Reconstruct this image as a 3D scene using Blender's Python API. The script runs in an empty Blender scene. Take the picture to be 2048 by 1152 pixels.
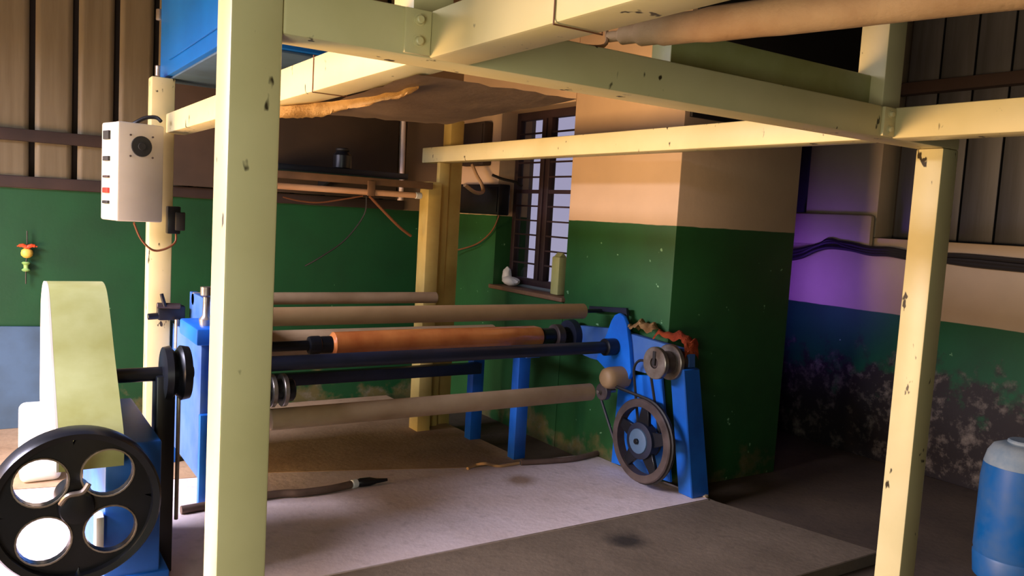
import bpy, bmesh, math, random
from mathutils import Vector, Matrix
random.seed(7)
rad = math.radians
scene = bpy.context.scene
COL = scene.collection

# ------------------------------------------------------------------ camera
# world: x runs along the long platform beam, y towards the back wall, z up
FPX, PITCH, ROLL, YAW, EYE = 1632.0, rad(4.9965), rad(3.3321), rad(33.2127), 1.5
cF = Vector((math.sin(YAW)*math.cos(PITCH), math.cos(YAW)*math.cos(PITCH), -math.sin(PITCH)))
r0 = Vector((math.cos(YAW), -math.sin(YAW), 0)); u0 = r0.cross(cF)
cR = math.cos(ROLL)*r0 + math.sin(ROLL)*u0
cU = -math.sin(ROLL)*r0 + math.cos(ROLL)*u0
CAM = Vector((0, 0, EYE))
cd = bpy.data.cameras.new('camera'); cam = bpy.data.objects.new('camera', cd); COL.objects.link(cam)
cd.sensor_width = 36.0; cd.lens = FPX/2048*36.0; cd.clip_start = 0.05; cd.clip_end = 200
cam.matrix_world = Matrix(((cR.x, cU.x, -cF.x, CAM.x), (cR.y, cU.y, -cF.y, CAM.y), (cR.z, cU.z, -cF.z, CAM.z), (0, 0, 0, 1)))
scene.camera = cam
def ray(x, y): return cF + cR*((x-1024)/FPX) - cU*((y-576)/FPX)
def onz(x, y, z=0.0): d = ray(x, y); return CAM + d*((z-EYE)/d.z)
def onx(x, y, X): d = ray(x, y); return CAM + d*(X/d.x)
def ony(x, y, Y): d = ray(x, y); return CAM + d*(Y/d.y)

# ------------------------------------------------------------------ world and light
w = bpy.data.worlds.new('sky'); scene.world = w; w.use_nodes = True
bg = w.node_tree.nodes['Background']; bg.inputs[0].default_value = (0.50, 0.47, 0.66, 1); bg.inputs[1].default_value = 0.9
def area(name, loc, target, sx, sy, power, color):
    l = bpy.data.lights.new(name, 'AREA'); l.shape = 'RECTANGLE'; l.size = sx; l.size_y = sy; l.energy = power; l.color = color
    o = bpy.data.objects.new(name, l); COL.objects.link(o); o.location = loc
    o.rotation_euler = (Vector(target)-Vector(loc)).to_track_quat('-Z', 'Y').to_euler()
    return o
# daylight of the wide doorway in the left wall: sky light falling in, and warm light thrown up from the sunlit yard
area('doorway_sky_light', (-2.9, 3.9, 3.1), (1.8, 3.5, -0.1), 3.2, 1.3, 1050, (0.84, 0.81, 1.0))
area('doorway_yard_bounce', (-2.9, 3.8, 0.5), (2.8, 3.4, 1.7), 3.2, 1.0, 455, (1.0, 0.61, 0.28))
area('front_doorway_light', (-1.25, -0.3, 1.1), (0.5, 1.7, 1.2), 1.0, 1.4, 38, (0.94, 1.0, 0.82))
scene.view_settings.view_transform = 'Standard'; scene.view_settings.look = 'None'
scene.view_settings.exposure = 0.0; scene.view_settings.gamma = 1.0; scene.view_settings.use_curve_mapping = False

# ------------------------------------------------------------------ materials
def lin(c):
    f = lambda v: (v/255/12.92 if v/255 <= 0.04045 else ((v/255+0.055)/1.055)**2.4)
    return (f(c[0]), f(c[1]), f(c[2]), 1.0)
class NT:
    def __init__(s, name):
        s.m = bpy.data.materials.new(name); s.m.use_nodes = True; s.t = s.m.node_tree; s.n = s.t.nodes
        s.b = s.n['Principled BSDF']; s.geo = s.n.new('ShaderNodeNewGeometry')
        s.pos = s.geo.outputs['Position']
    def link(s, a, b): s.t.links.new(a, b)
    def noise(s, scale, detail=4, rough=0.55, stretch=None):
        n = s.n.new('ShaderNodeTexNoise'); n.inputs['Scale'].default_value = scale; n.inputs['Detail'].default_value = detail; n.inputs['Roughness'].default_value = rough
        if stretch:
            m = s.n.new('ShaderNodeMapping'); m.inputs['Scale'].default_value = stretch; s.link(s.pos, m.inputs[0]); s.link(m.outputs[0], n.inputs['Vector'])
        else: s.link(s.pos, n.inputs['Vector'])
        return n.outputs['Fac']
    def ramp(s, v, lo, hi):
        r = s.n.new('ShaderNodeMapRange'); r.inputs[1].default_value = lo; r.inputs[2].default_value = hi; s.link(v, r.inputs[0]); return r.outputs[0]
    def mix(s, f, a, b):
        m = s.n.new('ShaderNodeMix'); m.data_type = 'RGBA'
        for sock, v in ((m.inputs[0], f), (m.inputs[6], a), (m.inputs[7], b)):
            if hasattr(v, 'links'): s.link(v, sock)
            else: sock.default_value = v
        return m.outputs[2]
    def math(s, op, a, b):
        m = s.n.new('ShaderNodeMath'); m.operation = op
        for sock, v in ((m.inputs[0], a), (m.inputs[1], b)):
            if hasattr(v, 'links'): s.link(v, sock)
            else: sock.default_value = v
        return m.outputs[0]
    def axis(s, k):
        x = s.n.new('ShaderNodeSeparateXYZ'); s.link(s.pos, x.inputs[0]); return x.outputs[k]
    def bump(s, v, strength=0.2, dist=0.01):
        b = s.n.new('ShaderNodeBump'); b.inputs['Strength'].default_value = strength; b.inputs['Distance'].default_value = dist
        s.link(v, b.inputs['Height']); s.link(b.outputs[0], s.b.inputs['Normal'])
    def done(s, col, rough=0.6, metal=0.0, spec=None):
        if hasattr(col, 'links'): s.link(col, s.b.inputs['Base Color'])
        else: s.b.inputs['Base Color'].default_value = col
        s.b.inputs['Roughness'].default_value = rough; s.b.inputs['Metallic'].default_value = metal
        if spec is not None: s.b.inputs['Specular IOR Level'].default_value = spec
        return s.m
def paint(name, c, c2=None, rough=0.5, scale=3.0, metal=0.0, chips=None, chip_t=0.70, bump=0.0, spec=None, chip_scale=14):
    t = NT(name); a = lin(c); b = lin(c2) if c2 else tuple(v*0.78 for v in a[:3])+(1,)
    col = t.mix(t.ramp(t.noise(scale, 5), 0.35, 0.7), a, b)
    if chips:
        col = t.mix(t.ramp(t.noise(chip_scale, 3, 0.6, (1.2, 1.2, 0.6)), chip_t, chip_t+0.03), col, lin(chips))
    if bump: t.bump(t.noise(scale*12, 3), bump)
    return t.done(col, rough, metal, spec)

M = {}
M['cream'] = paint('cream_paint', (222, 208, 158), (205, 192, 138), 0.42, 2.2, chips=(58, 48, 30), chip_t=0.66)
M['cream_dusty'] = paint('dusty_cream_paint', (205, 180, 105), (176, 146, 76), 0.55, 3.0, chips=(66, 52, 30), chip_t=0.73)
M['sage'] = paint('sage_paint', (176, 178, 122), (150, 148, 82), 0.45, 4.0, chips=(74, 70, 40), chip_t=0.72, chip_scale=7)
M['blue'] = paint('blue_paint', (18, 96, 190), (14, 74, 158), 0.45, 4.0)
M['bright_blue'] = paint('bright_blue_paint', (20, 110, 214), (12, 86, 182), 0.4, 4.0)
M['dusty_blue'] = paint('dusty_blue_paint', (66, 104, 160), (34, 84, 160), 0.6, 5.0)
M['cabinet_blue'] = paint('cabinet_blue', (0, 98, 190), (0, 84, 170), 0.4, 2.0)
M['navy'] = paint('dark_blue_steel', (30, 36, 58), (22, 26, 38), 0.45, 5.0, 0.2)
M['black'] = paint('black_iron', (30, 32, 40), (20, 21, 25), 0.32, 6.0, 0.3)
M['iron'] = paint('brown_iron', (86, 74, 72), (54, 44, 42), 0.5, 8.0, 0.3)
M['dark'] = paint('dark_rubber', (24, 22, 22), (16, 15, 15), 0.6)
M['chrome'] = paint('worn_steel', (180, 172, 165), (120, 105, 92), 0.35, 9.0, 0.8)
M['tan_roll'] = paint('dusty_tan_roller', (170, 138, 98), (138, 106, 70), 0.6, 2.4, bump=0.05)
M['pale_roll'] = paint('dusty_pale_roller', (176, 150, 118), (146, 118, 86), 0.65, 3.0, bump=0.05)
M['copper'] = paint('brown_film', (206, 128, 68), (170, 92, 46), 0.2, 5.0, spec=0.6)
M['grey_box'] = paint('grey_enamel', (205, 196, 182), (186, 176, 160), 0.5, 2.0)
M['fan'] = paint('dark_mesh', (38, 40, 40), (26, 27, 27), 0.8)
M['red'] = paint('red_plastic', (190, 50, 40), None, 0.4)
M['orange_red'] = paint('red_chilli', (226, 84, 40), (200, 54, 26), 0.4, 20)
M['lemon'] = paint('lemon_skin', (226, 190, 84), (206, 164, 60), 0.5, 30)
M['green_chilli'] = paint('green_chilli', (150, 190, 110), (120, 160, 80), 0.5, 30)
M['white_plastic'] = paint('white_plastic', (226, 228, 226), (205, 208, 205), 0.45, 3)
M['white_pipe'] = paint('white_pipe', (236, 216, 208), (220, 196, 190), 0.5, 3)
M['tarp'] = paint('tan_tarpaulin', (200, 164, 118), (172, 132, 88), 0.75, 6, bump=0.2)
M['brown_sheet'] = paint('brown_sheet', (142, 118, 92), (110, 88, 66), 0.7, 3, bump=0.2)
M['yellow_edge'] = paint('yellow_cloth', (204, 164, 92), (176, 132, 66), 0.75, 9, bump=0.4)
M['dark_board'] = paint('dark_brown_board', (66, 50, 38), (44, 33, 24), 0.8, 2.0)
M['shelf_brown'] = paint('brown_batten', (128, 94, 66), (96, 70, 48), 0.6, 5)
M['tube'] = paint('dusty_tube', (236, 186, 146), (214, 160, 116), 0.35, 4)
M['dark_frame'] = paint('dark_window_paint', (58, 40, 46), (40, 27, 32), 0.5, 5)
M['cable_brown'] = paint('brown_cable', (128, 78, 46), None, 0.6)
M['cable_black'] = paint('black_cable', (28, 24, 24), None, 0.5)
M['cable_tan'] = paint('tan_conduit', (196, 156, 110), None, 0.6)
M['hose'] = paint('grey_hose', (110, 88, 76), (84, 64, 54), 0.7, 8)
M['wood_rust'] = paint('rusty_purlin', (56, 40, 34), (40, 28, 24), 0.8, 4)
M['orange_rag'] = paint('orange_cloth', (190, 84, 40), (150, 52, 26), 0.85, 14, bump=0.4)
M['tan_rag'] = paint('tan_cloth', (196, 158, 104), (150, 108, 62), 0.85, 14, bump=0.4)
M['grey_board'] = paint('blue_grey_board', (70, 96, 124), (52, 70, 86), 0.6, 3)
M['drum_blue'] = paint('faded_blue_plastic', (8, 92, 160), (70, 104, 146), 0.45, 7)
M['drum_dust'] = paint('dusty_blue_plastic', (150, 160, 164), (104, 130, 150), 0.7, 10)
M['crumb'] = paint('concrete_crumb', (214, 192, 160), (180, 156, 124), 0.9, 30)
M['copper_wire'] = paint('rope', (190, 150, 104), None, 0.9)
M['violet_case'] = paint('dark_lamp_case', (36, 34, 40), None, 0.5)

def concrete(name, a, b, scale, spots=None, stain=None):
    t = NT(name)
    col = t.mix(t.ramp(t.noise(scale, 6, 0.6), 0.3, 0.72), lin(a), lin(b))
    col = t.mix(t.math('MULTIPLY', t.ramp(t.noise(scale*9, 4), 0.55, 0.8), 0.5), col, tuple(v*0.55 for v in lin(b)[:3])+(1,))
    if stain:
        for (sx, sy, sr, sc) in stain:
            dx = t.math('SUBTRACT', t.axis(0), sx); dy = t.math('SUBTRACT', t.axis(1), sy)
            d = t.math('SQRT', t.math('ADD', t.math('MULTIPLY', dx, dx), t.math('MULTIPLY', dy, dy)), 0)
            d = t.math('ADD', d, t.math('MULTIPLY', t.noise(7, 4), sr*1.2))
            col = t.mix(t.ramp(d, sr*1.6, sr*0.9), col, lin(sc))
    t.bump(t.noise(scale*16, 4), 0.25, 0.01)
    return t.done(col, 0.85)
M['plinth'] = concrete('smooth_pale_screed', (220, 204, 206), (200, 180, 174), 1.6, stain=[(2.0, 5.0, 0.75, (150, 118, 84)), (2.9, 4.4, 0.3, (140, 110, 80)), (2.6, 3.75, 0.12, (160, 134, 116))])
M['rear_slab'] = concrete('dusty_tan_screed', (176, 146, 114), (136, 106, 76), 2.0)
M['slab'] = concrete('rough_grey_concrete', (118, 102, 84), (92, 78, 62), 2.2, stain=[(2.60, 2.83, 0.13, (44, 36, 28))])
M['floor'] = concrete('dusty_brown_floor', (92, 74, 56), (64, 50, 38), 1.8)

def wall_mat(name, low, high, z, dirt=None, dirt_z=0.6, dirt_amt=1.0, specks=True):
    t = NT(name)
    lo = t.mix(t.ramp(t.noise(2.5, 5), 0.35, 0.75), lin(low), tuple(v*0.62 for v in lin(low)[:3])+(1,))
    if specks: lo = t.mix(t.ramp(t.noise(16, 2, 0.5), 0.735, 0.76), lo, lin((128, 176, 130)))
    hi = t.mix(t.ramp(t.noise(1.7, 5), 0.35, 0.75), lin(high), tuple(v*0.82 for v in lin(high)[:3])+(1,))
    zz = t.axis(2)
    if dirt:
        d = t.math('ADD', t.ramp(zz, dirt_z+0.35, dirt_z-0.35), t.math('MULTIPLY', t.math('SUBTRACT', t.noise(3.5, 6, 0.65), 0.5), 2.2))
        dc = t.mix(t.ramp(t.noise(11, 5, 0.7), 0.5, 0.72), lin(dirt), lin((120, 110, 100)))
        lo = t.mix(t.math('MULTIPLY', t.ramp(d, 0.45, 0.7), dirt_amt), lo, dc)
    e = t.math('ADD', zz, t.math('MULTIPLY', t.math('SUBTRACT', t.noise(5, 2), 0.5), 0.012))
    col = t.mix(t.ramp(e, z-0.002, z+0.002), lo, hi)
    t.bump(t.noise(18, 4), 0.12, 0.01)
    return t.done(col, 0.6)
M['wall_back'] = wall_mat('green_dado_wall', (4, 70, 32), (132, 108, 84), 1.5, dirt=(96, 84, 48), dirt_z=0.1, dirt_amt=0.8)
M['wall_pillar'] = wall_mat('green_dado_plaster', (28, 86, 38), (214, 182, 148), 1.5, dirt=(110, 92, 56), dirt_z=0.0, dirt_amt=0.7)
M['wall_right'] = wall_mat('stained_dado_wall', (4, 84, 48), (184, 164, 138), 0.978, dirt=(36, 30, 31), dirt_z=0.62)
M['wall_plain'] = wall_mat('plain_wall', (104, 90, 70), (104, 90, 70), 0.5, specks=False)
def sheet_mat(name, a, b):
    t = NT(name)
    col = t.mix(t.ramp(t.noise(3, 5, 0.6, (6, 6, 0.4)), 0.3, 0.75), lin(a), lin(b))
    return t.done(col, 0.5, 0.1)
M['sheet'] = sheet_mat('beige_roof_sheet', (158, 144, 116), (132, 117, 90))
M['sheet_gap'] = paint('dark_seam', (52, 42, 34), None, 0.9)
M['sheet_dark'] = sheet_mat('blue_grey_sheet', (68, 70, 76), (46, 47, 50))
M['ceiling'] = sheet_mat('dark_roof_sheet', (60, 56, 54), (44, 40, 38))
g = NT('window_glass'); tr = g.n.new('ShaderNodeBsdfTransparent'); gl = g.n.new('ShaderNodeBsdfGlossy'); gl.inputs['Roughness'].default_value = 0.08
mx = g.n.new('ShaderNodeMixShader'); mx.inputs[0].default_value = 0.07; tr.inputs[0].default_value = (0.93, 0.93, 0.95, 1)
g.link(tr.outputs[0], mx.inputs[1]); g.link(gl.outputs[0], mx.inputs[2]); g.link(mx.outputs[0], g.n['Material Output'].inputs[0]); M['glass'] = g.m
v = NT('violet_tube'); v.b.inputs['Emission Color'].default_value = (0.35, 0.08, 1.0, 1); v.b.inputs['Emission Strength'].default_value = 6; M['violet'] = v.m

# ------------------------------------------------------------------ mesh helpers
def V(*a): return Vector(a)
def NB(): return bmesh.new()
def box(bm, lo, hi, bev=0.0, seg=2):
    g = bmesh.ops.create_cube(bm, size=1.0); vs = g['verts']; lo, hi = Vector(lo), Vector(hi)
    for q in vs: q.co = Vector([(lo[k]+hi[k])/2 + q.co[k]*(hi[k]-lo[k]) for k in range(3)])
    if bev:
        es = list({e for q in vs for e in q.link_edges})
        bmesh.ops.bevel(bm, geom=es, offset=bev, segments=seg, affect='EDGES', profile=0.5)
    return bm
def frame_of(d):
    d = d.normalized(); a = Vector((0, 0, 1)) if abs(d.z) < 0.9 else Vector((1, 0, 0))
    s = d.cross(a).normalized(); return s, s.cross(d).normalized()
def lathe(bm, p0, axis, prof, seg=24, cap=True):
    p0 = Vector(p0); ax = Vector(axis).normalized(); s, t = frame_of(ax); rings = []
    for (h, r) in prof:
        rings.append([bm.verts.new(p0+ax*h+(s*math.cos(2*math.pi*k/seg)+t*math.sin(2*math.pi*k/seg))*r) for k in range(seg)])
    for a, b in zip(rings, rings[1:]):
        for k in range(seg): bm.faces.new((a[k], a[(k+1) % seg], b[(k+1) % seg], b[k]))
    if cap: bm.faces.new(rings[0][::-1]); bm.faces.new(rings[-1])
    return bm
def cyl(bm, p0, p1, r, seg=20, ch=0.15):
    p0, p1 = Vector(p0), Vector(p1); L = (p1-p0).length; c = min(r*ch, L*0.3)
    return lathe(bm, p0, p1-p0, [(0, r-c), (c, r), (L-c, r), (L, r-c)], seg)
def ring(bm, c, axis, R, r, w, seg=32):
    return lathe_ring(bm, c, axis, [(-w/2, r), (-w/2, R-w*0.12), (-w/2+w*0.12, R), (w/2-w*0.12, R), (w/2, R-w*0.12), (w/2, r)], seg)
def lathe_ring(bm, c, axis, prof, seg=32):
    c = Vector(c); ax = Vector(axis).normalized(); s, t = frame_of(ax); rs = []
    for (h, r) in prof: rs.append([bm.verts.new(c+ax*h+(s*math.cos(2*math.pi*k/seg)+t*math.sin(2*math.pi*k/seg))*r) for k in range(seg)])
    for a, b in zip(rs, rs[1:]+rs[:1]):
        for k in range(seg): bm.faces.new((a[k], a[(k+1) % seg], b[(k+1) % seg], b[k]))
    return bm
def tube(bm, pts, r, seg=8, closed=False, smooth=True):
    pts = [Vector(p) for p in pts]
    if smooth and len(pts) > 2 and not closed:
        out = []
        for i in range(len(pts)-1):
            a, b, c, d = pts[max(i-1, 0)], pts[i], pts[i+1], pts[min(i+2, len(pts)-1)]
            for k in range(6):
                t = k/6; out.append(0.5*((2*b)+(c-a)*t+(2*a-5*b+4*c-d)*t*t+(3*b-a-3*c+d)*t**3))
        pts = out+[pts[-1]]
    n = len(pts); rings = []; prev = None
    for i, p in enumerate(pts):
        d = (pts[(i+1) % n]-pts[i-1]) if closed else (pts[min(i+1, n-1)]-pts[max(i-1, 0)])
        d.normalize()
        if prev is None: s, t = frame_of(d)
        else:
            s = prev-d*prev.dot(d); s.normalize(); t = s.cross(d)
        prev = s; rr = r[min(i*len(r)//n, len(r)-1)] if isinstance(r, (list, tuple)) else r
        rings.append([bm.verts.new(p+(s*math.cos(2*math.pi*k/seg)+t*math.sin(2*math.pi*k/seg))*rr) for k in range(seg)])
    pr = list(zip(rings, rings[1:]))+([(rings[-1], rings[0])] if closed else [])
    for a, b in pr:
        for k in range(seg): bm.faces.new((a[k], a[(k+1) % seg], b[(k+1) % seg], b[k]))
    if not closed: bm.faces.new(rings[0][::-1]); bm.faces.new(rings[-1])
    return bm
def prism(bm, pts, off, bev=0.0):
    off = Vector(off); a = [bm.verts.new(Vector(p)) for p in pts]; b = [bm.verts.new(Vector(p)+off) for p in pts]; n = len(a)
    fs = [bm.faces.new(a[::-1]), bm.faces.new(b)]
    for k in range(n): fs.append(bm.faces.new((a[k], a[(k+1) % n], b[(k+1) % n], b[k])))
    if bev: bmesh.ops.bevel(bm, geom=list({e for f in fs for e in f.edges}), offset=bev, segments=1, affect='EDGES')
    return bm
def blob(bm, c, r, amp=0.0, sub=2, seed=0):
    g = bmesh.ops.create_icosphere(bm, subdivisions=sub, radius=1.0); rnd = random.Random(seed)
    for q in g['verts']:
        k = 1+rnd.uniform(-amp, amp); q.co = Vector(c)+Vector([q.co[i]*r[i]*k for i in range(3)])
    return bm
WP = {}
def obj(name, bm, mat, parent=None, label=None, cat=None, group=None, kind=None, origin=None):
    bmesh.ops.recalc_face_normals(bm, faces=bm.faces)
    cs = [q.co for q in bm.verts]
    if origin is None:
        lo = Vector([min(c[k] for c in cs) for k in range(3)]); hi = Vector([max(c[k] for c in cs) for k in range(3)])
        origin = Vector(((lo.x+hi.x)/2, (lo.y+hi.y)/2, lo.z))
    for q in bm.verts: q.co -= origin
    me = bpy.data.meshes.new(name); bm.to_mesh(me); bm.free()
    for p in me.polygons: p.use_smooth = True
    me.set_sharp_from_angle(angle=rad(38)); me.materials.append(M[mat])
    o = bpy.data.objects.new(name, me); COL.objects.link(o)
    if parent is not None: o.parent = parent; o.location = origin - WP[parent]
    else: o.location = origin
    WP[o] = origin.copy()
    tag(o, label, cat, group, kind)
    return o
def tag(o, label=None, cat=None, group=None, kind=None):
    for k, val in (('label', label), ('category', cat), ('group', group), ('kind', kind)):
        if val: o[k] = val
    return o
def thing(name, loc, label, cat, group=None):
    o = bpy.data.objects.new(name, None); COL.objects.link(o); o.location = loc; o.empty_display_size = 0.1
    WP[o] = Vector(loc); return tag(o, label, cat, group)
def copy_part(src, parent, delta):
    c = src.copy(); COL.objects.link(c); c.parent = parent
    WP[c] = WP[src]+Vector(delta); c.location = WP[c]-(WP[parent] if parent else Vector()); return c

# ------------------------------------------------------------------ room shell
YB, XP, XR = 6.0, 3.33, 5.31
ZF = -0.07
fl = obj('floor', box(NB(), (-4, -3, ZF-0.2), (6.2, 6.4, ZF)), 'floor', kind='structure')
# the grey slab and the pale machine plinth lie on the floor, each a step higher
obj('slab', prism(NB(), [V(-2, 2.2, ZF), V(3.64, 2.19, ZF), V(3.42, 3.04, ZF), V(3.42, 3.4, ZF), V(-2, 3.4, ZF)], (0, 0, 0.062), 0.004), 'slab', fl, label='rough grey concrete slab with a dark damp stain')
obj('slab', prism(NB(), [V(-2, 3.07, ZF), V(3.40, 3.07, ZF), V(3.38, 3.40, ZF), V(3.325, 3.42, ZF), V(3.325, 4.02, ZF), V(2.84, 4.055, ZF), V(2.47, 4.055, ZF), V(1.37, 4.415, ZF), V(-1.3, 4.9, ZF), V(-2, 4.9, ZF)], (0, 0, 0.07), 0.003), 'plinth', fl, label='smooth pale machine plinth')
obj('slab', prism(NB(), [V(-2, 4.908, ZF), V(-1.3, 4.908, ZF), V(1.37, 4.423, ZF), V(2.47, 4.063, ZF), V(2.84, 4.063, ZF), V(2.79, 5.25, ZF), V(2.76, 5.98, ZF), V(-2, 5.98, ZF)], (0, 0, 0.07), 0.003), 'rear_slab', fl, label='dusty tan rear slab')
# back wall: green masonry dado with sheet panels above it
wb = obj('wall_back', box(NB(), (-2.2, YB, ZF), (XP+0.3, YB+0.25, 1.5)), 'wall_back', kind='structure')
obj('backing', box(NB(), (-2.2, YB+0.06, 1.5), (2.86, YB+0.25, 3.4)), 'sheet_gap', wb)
obj('pier', box(NB(), (2.84, YB-0.01, 1.5), (XP+0.3, YB+0.25, 3.4)), 'wall_back', wb)
obj('ledge', box(NB(), (-2.2, YB-0.03, 1.5), (2.84, YB+0.06, 1.575), 0.01), 'wood_rust', wb)
def sheet_panel(x0, wd, z0, z1, y):
    bm = NB(); pts = []; n = 12
    for k in range(n+1):
        x = x0+wd*k/n; e = 0.018 if k in (0, n) else (0.003 if k % 2 else 0.0)
        pts.append((x, y+e))
    a = [bm.verts.new((x, yy, z0)) for x, yy in pts]; b = [bm.verts.new((x, yy, z1)) for x, yy in pts]
    for k in range(n): bm.faces.new((a[k], a[k+1], b[k+1], b[k]))
    g = bmesh.ops.solidify(bm, geom=bm.faces[:], thickness=0.004)
    return bm
p0 = obj('sheet_panel', sheet_panel(-2.10, 0.206, 1.575, 3.4, YB), 'sheet', wb)
for k in range(1, 21): copy_part(p0, wb, (0.2385*k, 0, 0))
obj('trim_1', box(NB(), (-2.2, YB-0.045, 1.79), (1.1, YB-0.001, 1.865), 0.006), 'wood_rust', kind='structure')
# left wall with the wide doorway the daylight falls through, wall behind the camera, roof
wl = obj('wall_left', box(NB(), (-1.6, 5.1, ZF), (-1.35, 6.2, 3.4)), 'wall_plain', kind='structure')
obj('lintel', box(NB(), (-1.6, -1.0, 2.5), (-1.35, 5.1, 3.4)), 'wall_plain', wl)
obj('pier', box(NB(), (-1.6, 0.4, ZF), (-1.35, 2.4, 2.5)), 'wall_plain', wl)
obj('pier', box(NB(), (-1.6, -3.0, ZF), (-1.35, -1.0, 3.4)), 'wall_plain', wl)
obj('entry_ground', box(NB(), (-9, -6, ZF-0.25), (-4.0, 9, ZF-0.05)), 'floor', kind='structure')
obj('wall_front', box(NB(), (-2.3, -3.2, ZF), (6.0, -3.0, 3.4)), 'wall_plain', kind='structure')
obj('ceiling', box(NB(), (-2.3, -3.2, 3.4), (6.0, 6.25, 3.5)), 'ceiling', kind='structure')
# pillar and the window wall next to it
wp = obj('wall_pillar', box(NB(), (XP, 3.411, ZF), (4.373, 4.44, 3.4), 0.008), 'wall_pillar', kind='structure')
WY0, WY1, WZ0, WZ1, WT = 4.44, 5.36, 0.97, 2.29, 0.28
ww = obj('wall_window', box(NB(), (XP, WY0, ZF), (XP+WT, YB, WZ0)), 'wall_pillar', kind='structure')
obj('wall_piece', box(NB(), (XP, WY0, WZ1), (XP+WT, YB, 3.4)), 'wall_pillar', ww)
obj('wall_piece', box(NB(), (XP, WY1, WZ0), (XP+WT, YB, WZ1)), 'wall_pillar', ww)
obj('wall_alcove', box(NB(), (4.373, 4.44, ZF), (XR+0.3, 4.6, 3.4)), 'wall_pillar', kind='structure')
# right wall: stained masonry below, a plain column and recessed sheets above
wr = obj('wall_right', box(NB(), (XR, -3, ZF), (XR+0.3, 4.44, 1.5), 0.01), 'wall_right', kind='structure')
obj('column', box(NB(), (XR-0.002, 3.46, 1.5), (XR+0.3, 4.06, 3.4), 0.01), 'wall_right', wr, label='plain plaster column')
obj('step', box(NB(), (XR-0.06, 3.46, 1.42), (XR, 4.14, 1.66), 0.03), 'wall_right', wr)
obj('backing', box(NB(), (XR+0.2, -3, 1.5), (XR+0.3, 4.44, 3.4)), 'sheet_gap', wr)
bm = NB()
ps = obj('sheet_panel', box(bm, (XR+0.15, 3.2, 1.5), (XR+0.17, 3.42, 3.4), 0.006), 'sheet_dark', wr)
for k in range(1, 24): copy_part(ps, wr, (0, -0.232*k, 0))
copy_part(ps, wr, (0, 0.87, 0))
obj('trim_2', box(NB(), (XR+0.06, -3, 2.50), (XR+0.15, 3.46, 2.58), 0.006), 'wood_rust', kind='structure')
# outside the window: paved yard, buttress
yd = obj('yard_ground', box(NB(), (XP+WT, 4.6, -0.3), (14, 16, -0.1)), 'slab', kind='structure')
obj('wall_buttress', box(NB(), (3.62, 5.80, -0.1), (3.95, 6.25, 3.4), 0.01), 'wall_plain', kind='structure')

obj('black_panel', box(NB(), (XP+0.035, 3.388, 2.12), (4.86, 3.4105, 3.3), 0.004), 'dark', label='large black panel fixed high on the pillar above the beams', cat='panel')  # black sheet added in place of the deep shade above the beams
# window: dark frame, two casements, cross bars and panes
win = thing('window_1', (XP+0.16, (WY0+WY1)/2, WZ0), 'tall dark-framed casement window with thin cross bars beside the pillar', 'window'); win['kind'] = 'structure'; del win['category']
fx0, fx1 = XP+0.14, XP+0.19
obj('frame', box(NB(), (fx0, WY1-0.05, WZ0+0.02), (fx1, WY1, WZ1), 0.004), 'dark_frame', win)
obj('frame', box(NB(), (fx0, WY0, WZ0+0.02), (fx1, WY0+0.05, WZ1), 0.004), 'dark_frame', win)
obj('frame', box(NB(), (fx0, WY0+0.05, WZ1-0.06), (fx1, WY1-0.05, WZ1), 0.004), 'dark_frame', win)
obj('frame', box(NB(), (fx0, WY0+0.05, WZ0+0.02), (fx1, WY1-0.05, WZ0+0.07), 0.004), 'dark_frame', win)
obj('mullion', box(NB(), (fx0-0.01, 4.955, WZ0+0.07), (fx1, 5.005, WZ1-0.06), 0.004), 'dark_frame', win)
obj('mullion', box(NB(), (fx0-0.01, 4.885, WZ0+0.07), (fx1, 4.935, WZ1-0.06), 0.004), 'dark_frame', win)
for (a, b) in ((5.005, 5.31), (4.49, 4.885)):
    pane = obj('pane', box(NB(), (fx0+0.022, a, WZ0+0.07), (fx0+0.026, b, WZ1-0.06)), 'glass', win)
    for k in range(10):
        z = WZ0+0.185+k*0.108; th = 0.014 if k == 5 else 0.006
        obj('cross_bar', box(NB(), (fx0-0.004, a, z-th), (fx0+0.012, b, z+th)), 'dark_frame', win)
obj('sill', box(NB(), (XP-0.03, WY0-0.02, WZ0-0.03), (fx0, WY1+0.02, WZ0+0.001), 0.006), 'shelf_brown', win)
# things on the sill
b = ony(1118, 575, 4.62)
bt = thing('carton', (XP+0.07, 4.60, WZ0), 'pale yellow-green upright carton standing on the window sill', 'carton')
obj('body', box(NB(), (XP+0.03, 4.555, WZ0+0.002), (XP+0.11, 4.645, WZ0+0.27), 0.01), 'sage', bt)
obj('flap', prism(NB(), [V(XP+0.04, 4.565, WZ0+0.2705), V(XP+0.10, 4.565, WZ0+0.2705), V(XP+0.07, 4.565, WZ0+0.30)], (0, 0.07, 0), 0.003), 'sage', bt)
bm = NB(); blob(bm, (XP+0.07, 5.22, WZ0+0.04), (0.05, 0.10, 0.038), 0.16, 3, 3); blob(bm, (XP+0.08, 5.29, WZ0+0.075), (0.035, 0.045, 0.07), 0.16, 3, 4)
for q in bm.verts: q.co.z = max(q.co.z, WZ0+0.002)
bmesh.ops.smooth_vert(bm, verts=bm.verts, factor=0.5, use_axis_x=True, use_axis_y=True, use_axis_z=True)
obj('cloth', bm, 'white_plastic', label='crumpled white cloth left on the window sill', cat='cloth')

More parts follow.
